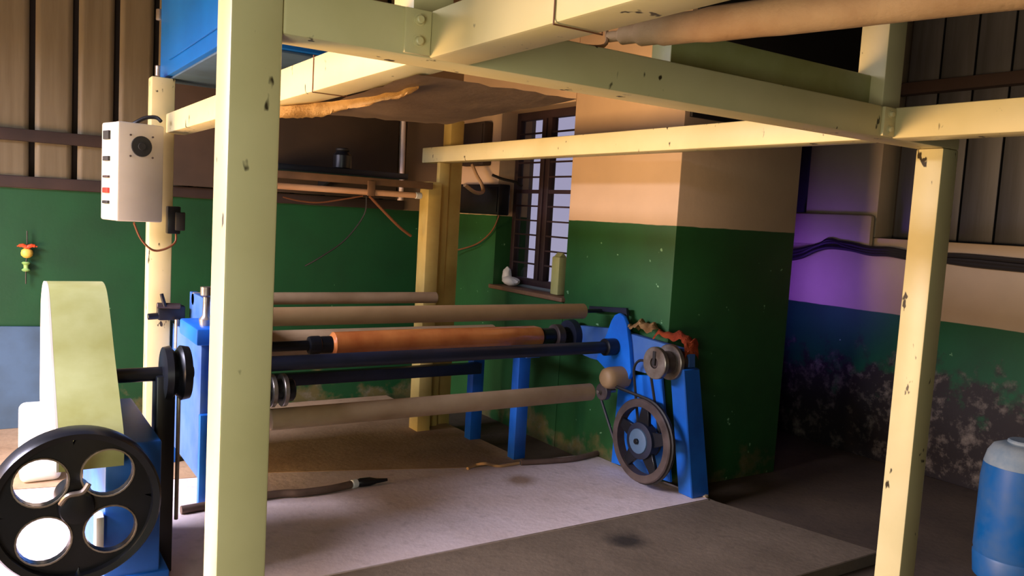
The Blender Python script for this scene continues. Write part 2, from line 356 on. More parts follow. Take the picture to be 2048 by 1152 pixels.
# ------------------------------------------------------------------ platform frame
W, ZB, ZT = 0.105, 1.84, 1.945
yA, xB, xC = 1.678, 0.839, 2.611
fr = thing('platform_frame', (0.46, 1.73, ZF), 'cream painted square-tube steel platform frame with bolted beams', 'steel frame')
def bar(name, lo, hi, mat='cream', bev=0.007, label=None): return obj(name, box(NB(), lo, hi, bev), mat, fr, label)
bar('post', (0.408, yA, ZF+0.0), (0.512, yA+0.113, 2.25))
bar('post', (2.94, yA, ZF), (3.045, yA+0.105, ZB))
bar('beam', (0.512, yA, ZB), (3.045, yA+0.113, ZT))
bar('beam', (xB, -0.7, ZB), (xB+W, yA-0.001, ZT))
bar('beam', (xB, yA+0.114, ZB), (xB+W, 4.79, ZT))
bar('beam', (xC, -0.7, ZB), (xC+W, yA-0.001, ZT))
bar('beam', (xC, yA+0.114, ZB), (xC+W, 5.245, ZT))
bar('beam', (0.5, -0.805, ZB), (3.0, -0.701, ZT))
bar('post', (0.408, -0.805, ZF), (0.499, -0.701, ZT)); bar('post', (3.001, -0.805, ZF), (3.105, -0.701, ZT))
bar('post', (xC+0.005, 1.725, ZT), (xC+0.11, 1.835, 3.0)); bar('post', (xB-0.02, 1.725, ZT), (xB+0.085, 1.835, 3.0))
bar('beam', (1.66, 1.775, ZT+0.001), (xC+0.004, 1.86, 2.065), 'sage')
for px_, py_ in ((628, 130), (1110, 30)):
    yw = onx(px_, py_, xB).y; e_ = 0.002
    obj('tie_wire', tube(NB(), [V(xB-e_, yw, ZB-e_), V(xB+W+e_, yw, ZB-e_), V(xB+W+e_, yw, ZT+e_), V(xB-e_, yw, ZT+e_)], 0.002, 6, closed=True), 'cable_brown', fr)
bar('post', (2.717, 5.03, ZF), (2.822, 5.14, 2.14), 'cream_dusty')
bar('post', (2.50, 4.90, ZF), (2.60, 5.03, 1.70), 'cream_dusty')
bar('post', (2.62, 4.985, 0.0), (2.70, 5.03, 1.84), 'cream_dusty')
bar('post', (0.765, 4.795, 0.0), (0.885, 4.90, 2.137), 'cream')
for (x0, x1, zs) in ((0.775, 0.838, (1.872, 1.918)), (2.545, 2.610, (1.868, 1.918))):
    pl = bar('joint_plate', (x0, yA-0.012, ZB+0.004), (x1, yA-0.0005, ZT-0.004), bev=0.002)
    for z in zs:
        bm = NB(); cx = (x0+x1)/2; lathe(bm, (cx, yA-0.0125, z), (0, -1, 0), [(0, 0.014), (0.002, 0.014), (0.0021, 0.010), (0.010, 0.0095), (0.012, 0.007)], 6 if False else 12)
        obj('bolt', bm, 'cream', pl)
# wrapped tarpaulin roll resting on the beams
e0 = onz(1218, 74, 1.99); e1 = onz(1800, 2, 1.992); d = (e1-e0); far = e0+d*((e0.y+0.75)/(-d.y))
pts = [e0+(far-e0)*t for t in (0, 0.02, 0.05, 0.1, 0.2, 0.3, 0.45, 0.6, 0.8, 1.0)]
bm = NB(); tube(bm, pts, [0.014, 0.024, 0.033, 0.038, 0.042, 0.044, 0.043, 0.044, 0.043, 0.044, 0.043, 0.042], 14)
ro = thing('tarpaulin_roll', e0, 'long tan tarpaulin roll tied at one end across the platform beams', 'tarpaulin')
obj('roll', bm, 'tarp', ro)
obj('tie_cord', tube(NB(), [e0+V(0.0, 0.012, 0.018), e0+V(-0.03, -0.02, -0.03), e0+V(-0.13, -0.03, -0.045), e0+V(-0.3, -0.03, -0.042)], 0.005, 6), 'copper_wire', ro)
# sagging brown sheet under the beams with its yellow rolled edge
def sheet_grid(c00, c10, c11, c01, nx, ny, sag, seed, th=0.004):
    bm = NB(); rnd = random.Random(seed); g = []
    for j in range(ny+1):
        row = []
        for i in range(nx+1):
            u, v_ = i/nx, j/ny
            p = (c00*(1-u)+c10*u)*(1-v_)+(c01*(1-u)+c11*u)*v_
            p = p+V(0, 0, -sag*math.sin(math.pi*u)*math.sin(math.pi*v_)+rnd.uniform(-1, 1)*0.003); row.append(bm.verts.new(p))
        g.append(row)
    for j in range(ny):
        for i in range(nx): bm.faces.new((g[j][i], g[j][i+1], g[j+1][i+1], g[j+1][i]))
    bmesh.ops.solidify(bm, geom=bm.faces[:], thickness=th)
    return bm
st = thing('ceiling_sheet', (1.2, 2.4, 1.83), 'brown sheet sagging under the platform beams with a frayed yellow edge', 'sheet')
obj('sheet', sheet_grid(V(0.90, 1.86, 1.834), V(1.40, 1.86, 1.838), V(1.50, 2.82, 1.838), V(0.98, 2.98, 1.834), 14, 14, 0.02, 5), 'brown_sheet', st)
up = [(545, 214), (600, 210), (640, 205), (680, 201), (715, 196), (760, 188), (800, 180), (836, 171)]
dn = [(545, 235), (600, 237), (640, 234), (680, 222), (715, 213), (760, 203), (800, 190), (836, 174)]
bm = NB(); rows = []
for i in range(57):
    f = i/56*7; k = min(int(f), 6); t = f-k; row = []
    a = onz(up[k][0]*(1-t)+up[k+1][0]*t, up[k][1]*(1-t)+up[k+1][1]*t, 1.832); b = onz(dn[k][0]*(1-t)+dn[k+1][0]*t, dn[k][1]*(1-t)+dn[k+1][1]*t+random.uniform(-1.5, 1.5), 1.805)
    for j in range(7):
        g_ = j/6; p = a*(1-g_)+b*g_; row.append(bm.verts.new(p+V(0.003*math.sin(i*0.7+g_*3), 0, -0.012*math.sin(math.pi*g_)*(1+0.35*math.sin(i*0.42)))))
    rows.append(row)
for a, b in zip(rows, rows[1:]):
    for j in range(6): bm.faces.new((a[j], a[j+1], b[j+1], b[j]))
bmesh.ops.solidify(bm, geom=bm.faces[:], thickness=0.004)
obj('cloth_edge', bm, 'yellow_edge', st)

# ------------------------------------------------------------------ winding machine
wm = thing('winding_machine', (3.3, 3.2, 0.0), 'blue winding machine with long rollers, brown film roll and belt-driven wheel', 'winding machine')
def part(name, bm, mat, parent=wm, label=None): return obj(name, bm, mat, parent, label)
def pxx(lst, X): return [onx(x, y, X) for x, y in lst]
arm = part('side_arm', prism(NB(), pxx([(1128, 648), (1225, 657), (1378, 702), (1378, 757), (1290, 746), (1180, 716), (1130, 694)], 3.245), (0.05, 0, 0), 0.004), 'dusty_blue')
br = part('bar_bracket', prism(NB(), pxx([(1222, 642), (1229, 630), (1238, 626), (1247, 633), (1253, 650), (1258, 690), (1262, 745), (1250, 775), (1238, 770), (1215, 742), (1192, 718), (1204, 685), (1214, 668)], 3.215), (0.028, 0, 0), 0.003), 'bright_blue')
part('lower_plate', prism(NB(), pxx([(1238, 748), (1322, 752), (1340, 965), (1222, 925)], 3.27), (0.02, 0, 0), 0.003), 'bright_blue')
fy = 3.107
q = [ony(1366, 757, fy), ony(1402, 712, fy), ony(1419, 989, fy), ony(1384, 998, fy)]
q[2].z = 0.0; q[3].z = 0.0
q[0].z = q[1].z = 0.735
part('leg', prism(NB(), q, (0, 0.11, 0), 0.006), 'blue')
# second stand behind, two legs and a top rail
for (x, y) in ((2.80, 4.10), (2.765, 4.585)): part('leg', box(NB(), (x-0.03, y, 0.0), (x+0.055, y+0.075, 0.66), 0.004), 'blue')
part('top_rail', box(NB(), (2.74, 3.98, 0.66), (2.84, 4.70, 0.70), 0.004), 'dusty_blue')
# big wheel
wc = onx(1286, 881, 3.14); ax = (1, 0, 0)
wh = part('wheel', ring(NB(), wc, ax, 0.238, 0.192, 0.055, 48), 'iron')
obj('hub', lathe(NB(), wc-V(0.035, 0, 0), ax, [(0, 0.07), (0.005, 0.104), (0.06, 0.106), (0.065, 0.05)], 32), 'navy', wh)
obj('hub_cap', lathe(NB(), wc-V(0.046, 0, 0), ax, [(0, 0.06), (0.004, 0.070), (0.011, 0.072)], 24), 'grey_board', wh)
obj('axle', cyl(NB(), wc-V(0.06, 0, 0), wc+V(0.14, 0, 0), 0.016), 'black', wh)
for k in range(5):
    a = rad(72*k+20); dv = V(0, math.cos(a), math.sin(a)); sv = V(0, -math.sin(a), math.cos(a))
    pr = [wc+dv*0.09-sv*0.045, wc+dv*0.09+sv*0.045, wc+dv*0.20+sv*0.026, wc+dv*0.20-sv*0.026]
    obj('spoke', prism(NB(), [p-V(0.012, 0, 0) for p in pr], (0.024, 0, 0), 0.003), 'black', wh)
# belts
def belt(name, c1, r1, c2, r2, x, th=0.009):
    c1, c2 = Vector((c1.y, c1.z)), Vector((c2.y, c2.z)); d = c2-c1; L = d.length; base = math.atan2(d.y, d.x); al = math.acos((r1-r2)/L); pts = []
    for k in range(25):
        a = base+al+(2*math.pi-2*al)*k/24; pts.append(V(x, c1.x+math.cos(a)*r1, c1.y+math.sin(a)*r1))
    for k in range(13):
        a = base-al+(2*al)*k/12; pts.append(V(x, c2.x+math.cos(a)*r2, c2.y+math.sin(a)*r2))
    return part(name, tube(NB(), pts, th, 6, closed=True), 'dark')
sp = onx(1207, 783, 3.13)
belt('drive_belt', wc, 0.240, sp, 0.055, 3.14)
pu = part('small_pulley', ring(NB(), sp, ax, 0.052, 0.012, 0.04, 24), 'iron')
obj('axle', cyl(NB(), sp-V(0.05, 0, 0), sp+V(0.09, 0, 0), 0.012), 'chrome', pu)
cp = onx(1207, 757, 3.08)
part('motor_cap', lathe(NB(), cp, ax, [(0, 0.02), (0.004, 0.045), (0.02, 0.060), (0.05, 0.066), (0.16, 0.066)], 24), 'tan_roll', label='tan domed motor cap')
pc = onx(1312, 726, 3.06); pc2 = V(3.16, pc.y, pc.z)
rp = part('grooved_pulley', ring(NB(), pc, ax, 0.088, 0.03, 0.03, 32), 'chrome')
obj('pulley_core', lathe(NB(), pc-V(0.01, 0, 0), ax, [(0, 0.024), (0.03, 0.03), (0.045, 0.062), (0.19, 0.062)], 24), 'iron', rp)
obj('pulley_flange', ring(NB(), V(3.165, pc.y, pc.z), ax, 0.098, 0.062, 0.03, 32), 'chrome', rp)
obj('slot', box(NB(), (pc.x-0.02, pc.y-0.010, pc.z-0.012), (pc.x-0.011, pc.y+0.010, pc.z+0.065)), 'dark', rp)
belt('hub_belt', wc, 0.088, onx(1284, 745, 3.19), 0.07, 3.19, 0.008)
# front bar, rollers, film roll
def P(x, yz): return V(x, yz[0], yz[1])
by = onx(1218, 694, 3.17); byz = (by.y, by.z)
cb = part('front_bar', cyl(NB(), P(1.02, byz), P(3.20, byz), 0.036, 20, 0.1), 'navy', label='dark blue steel bar')
obj('collar', lathe(NB(), P(3.13, byz), ax, [(0, 0.045), (0.006, 0.052), (0.08, 0.052), (0.085, 0.045)], 24), 'black', cb)
lo_ = onx(1176, 784, 3.1)
part('lower_roller', cyl(NB(), V(1.16, lo_.y, lo_.z), V(3.12, lo_.y, lo_.z), 0.052, 24, 0.08), 'pale_roll')
r2 = onx(1180, 622, 3.17)
rl2 = part('top_roller', cyl(NB(), V(0.98, r2.y, r2.z), V(3.12, r2.y, r2.z), 0.047, 24, 0.1), 'tan_roll')
obj('axle', cyl(NB(), V(3.12, r2.y, r2.z), V(3.28, r2.y, r2.z), 0.012), 'navy', rl2)
for px, py in ((1250, 618), (1185, 645)):
    pass
part('roller_bracket', prism(NB(), pxx([(1178, 612), (1252, 616), (1256, 660), (1246, 660), (1244, 625), (1178, 622)], 3.26), (0.02, 0, 0), 0.002), 'navy')
r1 = (4.7, ony(870, 595, 4.7).z)
part('back_roller', cyl(NB(), P(0.98, r1), P(ony(872, 595, 4.7).x, r1), 0.036, 20, 0.1), 'pale_roll')
r3 = (4.5, ony(975, 676, 4.5).z)
part('film_roll', cyl(NB(), P(1.10, r3), P(ony(985, 670, 4.5).x, r3), 0.088, 28, 0.05), 'pale_roll', label='wide dusty film roll')
cz = (4.2, ony(870, 681, 4.2).z)
xa, xb_ = ony(662, 685, 4.2).x, ony(1080, 673, 4.2).x
cr = part('copper_roll', lathe(NB(), P(xa, cz), ax, [(0, 0.05), (0.012, 0.068), (0.4, 0.072), (0.9, 0.070), (xb_-xa-0.05, 0.070), (xb_-xa-0.01, 0.062), (xb_-xa, 0.045)], 28), 'copper', label='brown film wound on a core')
obj('shaft', cyl(NB(), P(1.0, cz), P(3.27, cz), 0.027, 18), 'black', cr)
obj('chuck', lathe(NB(), P(ony(616, 690, 4.2).x, cz), ax, [(0, 0.03), (0.004, 0.046), (0.02, 0.05), (0.06, 0.05), (0.065, 0.046), (0.09, 0.047), (0.13, 0.047)], 24), 'black', cr)
obj('chuck', lathe(NB(), P(xb_, cz), ax, [(0, 0.04), (0.01, 0.052), (0.10, 0.052)], 24), 'black', cr)
obj('chuck_ring', ring(NB(), P(xb_+0.13, cz), ax, 0.075, 0.03, 0.06, 28), 'iron', cr)
obj('arm_disc', lathe(NB(), P(3.20, cz), ax, [(0, 0.10), (0.045, 0.105)], 28), 'navy', cr)  # dark disc in place of the chuck end's shadow on the arm
# left end of the machine
lp = thing_part = part('side_frame', box(NB(), (0.90, 4.10, 0.12), (0.945, 5.0, 0.80), 0.004), 'dusty_blue')
part('leg', box(NB(), (0.895, 4.06, 0.0), (0.95, 4.099, 0.45), 0.004), 'bright_blue')
part('leg', box(NB(), (0.895, 4.80, 0.0), (0.95, 4.86, 0.13), 0.004), 'bright_blue')
part('frame_head', box(NB(), (0.86, 4.02, 0.80), (1.02, 4.42, 0.88), 0.01), 'bright_blue')
hd = ony(395, 640, 4.2)
part('valve', lathe(NB(), (0.93, 4.15, 0.88), (0, 0, 1), [(0, 0.03), (0.03, 0.034), (0.05, 0.018), (0.14, 0.016), (0.15, 0.03), (0.19, 0.03)], 16), 'chrome', label='silver upright valve')
part('side_frame', box(NB(), (0.98, 3.70, 0.42), (1.02, 4.78, 0.98), 0.004), 'dusty_blue')
part('cross_beam', box(NB(), (0.945, 4.52, 0.46), (2.76, 4.58, 0.53), 0.004), 'navy')
part('cross_beam', box(NB(), (0.945, 4.12, 0.30), (0.985, 4.16, 0.46), 0.004), 'navy')
lc = onx(566, 780, 1.2)
lq = part('end_pulley', ring(NB(), lc, ax, 0.078, 0.03, 0.022, 28), 'chrome')
obj('pulley_core', cyl(NB(), lc-V(0.19, 0, 0), lc+V(0.05, 0, 0), 0.055, 24), 'black', lq)
obj('pulley_flange', ring(NB(), lc-V(0.055, 0, 0), ax, 0.078, 0.05, 0.022, 28), 'chrome', lq)
# rags thrown over the side arm
def rag(name, top, mat, label, seed, hang):
    bm = NB(); rnd = random.Random(seed); rows = []; n = 26; m = 9
    for i in range(n+1):
        f = i/n*(len(top)-1); k = min(int(f), len(top)-2); t = f-k
        c = onx(top[k][0]*(1-t)+top[k+1][0]*t, top[k][1]*(1-t)+top[k+1][1]*t, 3.27); row = []
        for j in range(m+1):
            a = j/m*2-1
            wv = 0.010*math.sin(i*0.5+seed+a*2.2)+0.006*math.sin(i*1.1+a*4+seed)+rnd.uniform(-0.002, 0.002)+0.022*(1-a*a)
            z = c.z+0.008+wv-(hang if abs(a) > 0.85 else 0)*abs(a)
            row.append(bm.verts.new((3.27+a*0.052, c.y+rnd.uniform(-0.004, 0.004), z)))
        rows.append(row)
    for a, b in zip(rows, rows[1:]):
        for j in range(m): bm.faces.new((a[j], a[j+1], b[j+1], b[j]))
    bmesh.ops.solidify(bm, geom=bm.faces[:], thickness=0.014)
    return obj(name, bm, mat, label=label, cat='rag')
rag('rag', [(1264, 660), (1280, 652), (1296, 654), (1316, 668)], 'tan_rag', 'crumpled tan rag lying on the blue side arm next to the bar bracket', 3, 0.01)
rag('rag', [(1319, 674), (1335, 672), (1355, 676), (1374, 682), (1383, 690), (1384, 720)], 'orange_rag', 'orange-red rag draped over the front end of the blue side arm', 8, 0.01)

# ------------------------------------------------------------------ belt-driven press at the left
pm = thing('flywheel_press', (0.35, 3.3, 0.0), 'belt-driven machine with sage belt guard and black four-hole flywheel', 'machine')
def lpart(name, bm, mat, parent=pm, label=None): return obj(name, bm, mat, parent, label)
FY = 3.0; fc = ony(152, 1010, FY); FR = 0.262; ay = (0, 1, 0)
# flywheel disc with four round holes
def holed_disc(c, R, hr, hd, y0, y1, a0):
    bm = NB(); seg = 96; rings = []
    # polar grid filled except in the holes, built from sectors: outer ring, hole frames, centre
    n = 4; per = 24
    def at(r, a, y): return bm.verts.new((c.x+math.cos(a)*r, y, c.z+math.sin(a)*r))
    for y, flip in ((y0, False), (y1, True)):
        pass
    for s in range(n):
        am = a0+2*math.pi*s/n; hc = (c.x+math.cos(am)*hd, c.z+math.sin(am)*hd)
        inner, outer = [], []
        for k in range(per):
            t = 2*math.pi*k/per; inner.append((hc[0]+math.cos(t)*hr, hc[1]+math.sin(t)*hr))
            # ray from the hole centre to the sector border
            dx, dz = math.cos(t), math.sin(t); best = 9
            ox, oz = hc[0]-c.x, hc[1]-c.z
            bq = ox*dx+oz*dz; cq = ox*ox+oz*oz-R*R; best = -bq+math.sqrt(bq*bq-cq)
            for sa in (am-math.pi/n, am+math.pi/n):
                nx, nz = -math.sin(sa), math.cos(sa); den = dx*nx+dz*nz
                if abs(den) > 1e-6:
                    tt = -(ox*nx+oz*nz)/den
                    if tt > 1e-6: best = min(best, tt)
            outer.append((hc[0]+dx*best, hc[1]+dz*best))
        vi = [[bm.verts.new((x, y, z)) for x, z in inner] for y in (y0, y1)]; vo = [[bm.verts.new((x, y, z)) for x, z in outer] for y in (y0, y1)]
        for k in range(per):
            j = (k+1) % per
            bm.faces.new((vi[0][k], vo[0][k], vo[0][j], vi[0][j])); bm.faces.new((vi[1][k], vi[1][j], vo[1][j], vo[1][k]))
            bm.faces.new((vi[0][k], vi[0][j], vi[1][j], vi[1][k]))
    return bm
fw = lpart('flywheel', holed_disc(fc, FR-0.01, 0.078, 0.140, FY-0.012, FY+0.018, rad(48)), 'black')
obj('rim', lathe_ring(NB(), (fc.x, FY, fc.z), ay, [(-0.04, FR-0.028), (-0.045, FR-0.008), (-0.03, FR), (0.045, FR), (0.05, FR-0.03), (0.02, FR-0.032)], 72), 'black', fw)
obj('hub', lathe(NB(), (fc.x, FY-0.05, fc.z), ay, [(0, 0.03), (0.004, 0.05), (0.04, 0.058), (0.18, 0.058)], 32), 'black', fw)
for s in range(4):
    am = rad(48)+math.pi/2*s
    obj('hole_rim', lathe_ring(NB(), (fc.x+math.cos(am)*0.140, FY-0.010, fc.z+math.sin(am)*0.140), ay, [(-0.008, 0.079), (-0.008, 0.084), (0.0, 0.086), (0.0, 0.079)], 28), 'chrome', fw)
obj('crank_pin', tube(NB(), [fc+V(-0.05, -0.06, 0.03), fc+V(-0.03, -0.075, 0.06), fc+V(0.01, -0.08, 0.068), fc+V(0.03, -0.08, 0.095)], 0.009, 8), 'chrome', fw)
# belt guard: curved strip with flat sides
gl_, gr_ = ony(118, 880, 3.12).x, ony(248, 880, 3.12).x
def gz(py, Y, px=180): return ony(px, py, Y).z
zt = gz(566, 3.72)
prof = [(3.115, gz(938, 3.115)), (3.12, gz(880, 3.12)), (3.24, gz(800, 3.24)), (3.38, gz(720, 3.38)), (3.50, gz(650, 3.50)), (3.58, gz(610, 3.58)), (3.66, gz(580, 3.66)), (3.76, zt-0.002), (3.88, zt-0.012), (3.98, zt-0.06), (4.04, zt-0.16), (4.05, 0.62), (4.0, 0.56)]
sm = []
for i in range(len(prof)-1):
    a, b, c, d_ = [Vector(prof[min(max(k, 0), len(prof)-1)]) for k in (i-1, i, i+1, i+2)]
    for k in range(5):
        t = k/5; sm.append(tuple(0.5*((2*b)+(c-a)*t+(2*a-5*b+4*c-d_)*t*t+(3*b-a-3*c+d_)*t**3)))
prof = sm+[prof[-1]]
bgd = lpart('belt_guard', prism(NB(), [V(gl_, y, z) for y, z in prof], (gr_-gl_, 0, 0)), 'sage')
obj('side_panel', prism(NB(), [V(gl_-0.008, y, z) for y, z in prof], (0.0075, 0, 0)), 'grey_box', bgd, 'pale side panel')  # thin plate; the doorway light on this side is put into its pale colour

# blue body, column, shaft, black pulley
lpart('body', box(NB(), (0.375, 3.17, 0.0), (0.565, 3.9, 0.60), 0.01), 'blue')
lpart('base', box(NB(), (0.385, 3.16, 0.0), (0.60, 4.0, 0.10), 0.01), 'blue')
bw = ony(200, 1070, 3.12)
lpart('label_plate', box(NB(), (bw.x-0.012, 3.13, bw.z-0.075), (bw.x+0.014, 3.20, bw.z+0.06), 0.003), 'white_plastic', label='white upright plate')
cb_ = onz(320, 1140, 0.0)
lpart('column', box(NB(), (0.575, 3.36, 0.0), (0.645, 3.46, 0.80), 0.006), 'black')
sz = ony(310, 748, 3.41).z
lpart('shaft', cyl(NB(), (gr_, 3.41, sz), (0.72, 3.41, sz), 0.028, 18), 'black')
bp = lpart('drive_pulley', lathe(NB(), (0.60, 3.41, sz), ax, [(0, 0.07), (0.006, 0.105), (0.03, 0.11), (0.05, 0.085), (0.07, 0.11), (0.10, 0.105), (0.105, 0.06)], 32), 'black')
lpart('guide_rod', cyl(NB(), (0.665, 3.40, 0.2), (0.665, 3.40, sz), 0.008, 8), 'chrome')
# black fitting clamped on the far post
ft = thing('clamp_fitting', (0.82, 4.72, 0.9), 'black clamp fitting with small levers on the far cream post', 'fitting')
fa = ony(335, 622, 4.74)
obj('block', box(NB(), (fa.x-0.05, 4.72, fa.z-0.05), (fa.x+0.09, 4.794, fa.z+0.03), 0.01), 'black', ft)
obj('lever', cyl(NB(), (fa.x-0.10, 4.74, fa.z-0.03), (fa.x+0.05, 4.74, fa.z-0.02), 0.018, 12), 'black', ft)
obj('lever', cyl(NB(), (fa.x-0.02, 4.70, fa.z+0.03), (fa.x-0.04, 4.70, fa.z+0.10), 0.010, 10), 'black', ft)
obj('spindle', cyl(NB(), (fa.x+0.04, 4.69, fa.z-0.20), (fa.x+0.04, 4.69, fa.z-0.04), 0.012, 10), 'chrome', ft)
obj('handle', cyl(NB(), (fa.x-0.06, 4.71, fa.z+0.035), (fa.x+0.06, 4.71, fa.z+0.03), 0.016, 12), 'iron', ft)

# ------------------------------------------------------------------ control box, cabinet, small boxes
def rot_box(cx, cy, ang, lo, hi, bev):
    bm = box(NB(), lo, hi, bev); Rm = Matrix.Rotation(ang, 3, 'Z')
    for q in bm.verts: q.co = V(cx, cy, 0)+Rm @ q.co
    return bm
cbx = ony(236, 345, 4.48); ang = rad(14); zc0, zc1 = ony(285, 444, 4.5).z, ony(285, 247, 4.5).z
ct = thing('control_box', (cbx.x+0.1, 4.6, zc0), 'light grey control box with round fan grille on the far cream post', 'control box')
RB = lambda lo, hi, bev=0.004: rot_box(cbx.x, 4.48, ang, lo, hi, bev)
obj('case', RB((0, 0.045, zc0), (0.225, 0.22, zc1), 0.012), 'grey_box', ct)
obj('lid', RB((-0.002, 0.0, zc0), (0.227, 0.044, zc1), 0.010), 'grey_box', ct)
fz = ony(284, 293, 4.5).z; Rm = Matrix.Rotation(ang, 3, 'Z')
fcn = V(cbx.x, 4.48, fz)+Rm @ V(0.112, -0.003, 0)
fg = obj('fan_grille', lathe(NB(), fcn, Rm @ V(0, -1, 0), [(0, 0.052), (0.004, 0.050), (0.005, 0.02), (0.008, 0.018)], 28), 'fan', ct)
for sx in (-1, 1):
    for sz_ in (-1, 1):
        obj('screw', cyl(NB(), fcn+Rm @ V(0.055*sx, 0.003, 0.052*sz_), fcn+Rm @ V(0.055*sx, -0.004, 0.052*sz_), 0.005, 8), 'iron', fg)
for k, (py, mt, hh) in enumerate(((268, 'fan', 0.022), (316, 'fan', 0.012), (353, 'iron', 0.006), (381, 'red', 0.014), (405, 'dark', 0.008))):
    z = ony(225, py, 4.5).z
    obj('button', RB((-0.012, 0.10, z-hh), (0.002, 0.17, z+hh), 0.003), mt, ct)
sw = thing('socket_box', (0.9, 4.75, 1.3), 'small black socket box on the far cream post below the control box', 'socket')
s0, s1 = ony(334, 412, 4.76), ony(359, 468, 4.76)
obj('case', box(NB(), (s0.x, 4.735, s1.z), (s1.x, 4.79, s0.z), 0.006), 'black', sw)
obj('plug', box(NB(), (s1.x-0.03, 4.715, s1.z+0.02), (s1.x+0.02, 4.734, s0.z-0.03), 0.005), 'dark', sw)
obj('control_cable', tube(NB(), [ony(268, 446, 4.6), ony(282, 478, 4.7), ony(305, 500, 4.73), ony(330, 498, 4.74), ony(350, 485, 4.75), ony(352, 468, 4.762)], 0.006, 6), 'cable_brown', label='thin brown cable looping from the control box to the socket box', cat='cable')
obj('control_cable', tube(NB(), [ony(322, 243, 4.62), ony(312, 235, 4.64), ony(290, 236, 4.66), ony(268, 247, 4.68), ony(262, 250, 4.72)], 0.010, 8), 'cable_black', label='short black cable entering the top of the control box', cat='cable')
# blue cabinet on top of the far post and beam
zk = 2.15
kb = thing('cabinet', (1.05, 4.3, zk), 'bright blue steel cabinet mounted high over the far beam', 'cabinet')
obj('case', box(NB(), (0.845, 3.5, zk), (1.40, 5.03, 3.0), 0.008), 'cabinet_blue', kb)
dr = obj('door', box(NB(), (0.832, 3.6, zk+0.07), (0.844, 4.72, 2.95), 0.006), 'cabinet_blue', kb)
obj('base_plate', box(NB(), (0.87, 3.53, zk-0.012), (1.38, 5.0, zk-0.0005), 0.003), 'grey_board', kb)
for z in (zk+0.02, zk+0.33): obj('hinge', cyl(NB(), (0.84, 5.045, z), (0.84, 5.045, z+0.06), 0.02, 12), 'chrome', kb)
# electrical boxes on the window wall
def wall_box(x0, y0, x1, y1, dep, mat, label, cover=True):
    a, b = onx(x0, y0, XP-dep), onx(x1, y1, XP-dep)
    t = thing('junction_box', (XP-dep/2, (a.y+b.y)/2, min(a.z, b.z)), label, 'junction box')
    obj('case', box(NB(), (XP-dep, min(a.y, b.y), min(a.z, b.z)), (XP-0.001, max(a.y, b.y), max(a.z, b.z)), 0.012), mat, t)
    obj('cover', box(NB(), (XP-dep-0.008, min(a.y, b.y)+0.02, min(a.z, b.z)+0.02), (XP-dep-0.0005, max(a.y, b.y)-0.02, max(a.z, b.z)-0.02), 0.003), mat, t)
    return t
wall_box(922, 248, 965, 330, 0.08, 'dark_board', 'dark brown junction box high on the wall near the window')
wall_box(912, 368, 996, 430, 0.10, 'black', 'wide black junction box at the top of the green dado near the window')
obj('conduit', tube(NB(), [V(2.83, 5.0, 1.70), V(2.95, 5.05, 1.655), V(3.1, 5.2, 1.67), V(3.18, 5.36, 1.73), V(3.19, 5.46, 1.80), V(3.20, 5.55, 1.88)], 0.014, 8), 'cable_tan', label='tan curved conduit from the back post to the wall boxes', cat='conduit')
obj('wall_cable', tube(NB(), [onx(1000, 425, 3.31), onx(985, 460, 3.30), onx(955, 487, 3.28), onx(915, 500, 3.25), onx(895, 503, 3.2)], 0.006, 6), 'cable_brown', label='thin brown cable drooping across the green wall below the black box', cat='cable')
obj('wall_cable', tube(NB(), [onx(985, 350, 3.25), onx(1005, 358, 3.30), onx(1030, 364, 3.36), onx(1044, 372, 3.42)], 0.012, 6), 'cable_black', label='black cable running from the wall boxes into the window', cat='cable')

# ------------------------------------------------------------------ tube light, shelf, shaded opening on the back
TY = 4.86
tl = thing('tube_light', (2.0, TY, 1.6), 'dusty tube light on a brown batten reaching the back post', 'light')
ze, zh = ony(700, 362, TY).z, ony(700, 378, TY).z
obj('batten', box(NB(), (1.25, TY-0.03, ze-0.015), (2.497, TY+0.04, ze+0.03), 0.004), 'shelf_brown', tl)
tb = obj('tube', cyl(NB(), (1.28, TY-0.02, zh-0.012), (ony(828, 384, TY).x, TY-0.02, zh-0.012), 0.019, 16), 'tube', tl)
obj('end_cap', cyl(NB(), (ony(828, 384, TY).x, TY-0.02, zh-0.012), (ony(840, 384, TY).x, TY-0.02, zh-0.012), 0.021, 16), 'white_plastic', tb)
xk = ony(738, 370, TY).x
obj('clip', box(NB(), (xk-0.025, TY-0.046, zh-0.035), (xk+0.025, TY-0.031, ze+0.01), 0.004), 'shelf_brown', tl)
sh = ony(690, 342, 5.0)
sf = thing('shelf', (1.8, 5.05, sh.z-0.03), 'dark plank shelf above the tube light', 'shelf')
obj('plank', box(NB(), (1.5, 4.93, sh.z-0.025), (ony(814, 350, 4.95).x, YB-0.08, sh.z+0.012), 0.004), 'navy', sf)
for x in (1.6, 2.1): obj('bracket', prism(NB(), [V(x, YB-0.08, sh.z-0.0255), V(x, 5.6, sh.z-0.0255), V(x, YB-0.08, sh.z-0.11)], (0.02, 0, 0)), 'navy', sf)
jr = ony(685, 310, 5.1)
jar = thing('jar', (jr.x, 5.1, sh.z+0.012), 'dark round jar standing on the plank shelf', 'jar')
obj('body', lathe(NB(), (jr.x, 5.1, sh.z+0.0125), (0, 0, 1), [(0, 0.05), (0.01, 0.06), (0.09, 0.06), (0.115, 0.04)], 20), 'black', jar)
obj('lid', cyl(NB(), (jr.x, 5.1, sh.z+0.128), (jr.x, 5.1, sh.z+0.15), 0.045, 20), 'dark', jar)
obj('board', box(NB(), (1.05, YB-0.075, 1.58), (2.74, YB-0.047, 3.0), 0.004), 'dark_board', label='large dark brown board covering the back wall above the green dado', cat='board')  # dark board put in for the darkness of an opening in the sheets
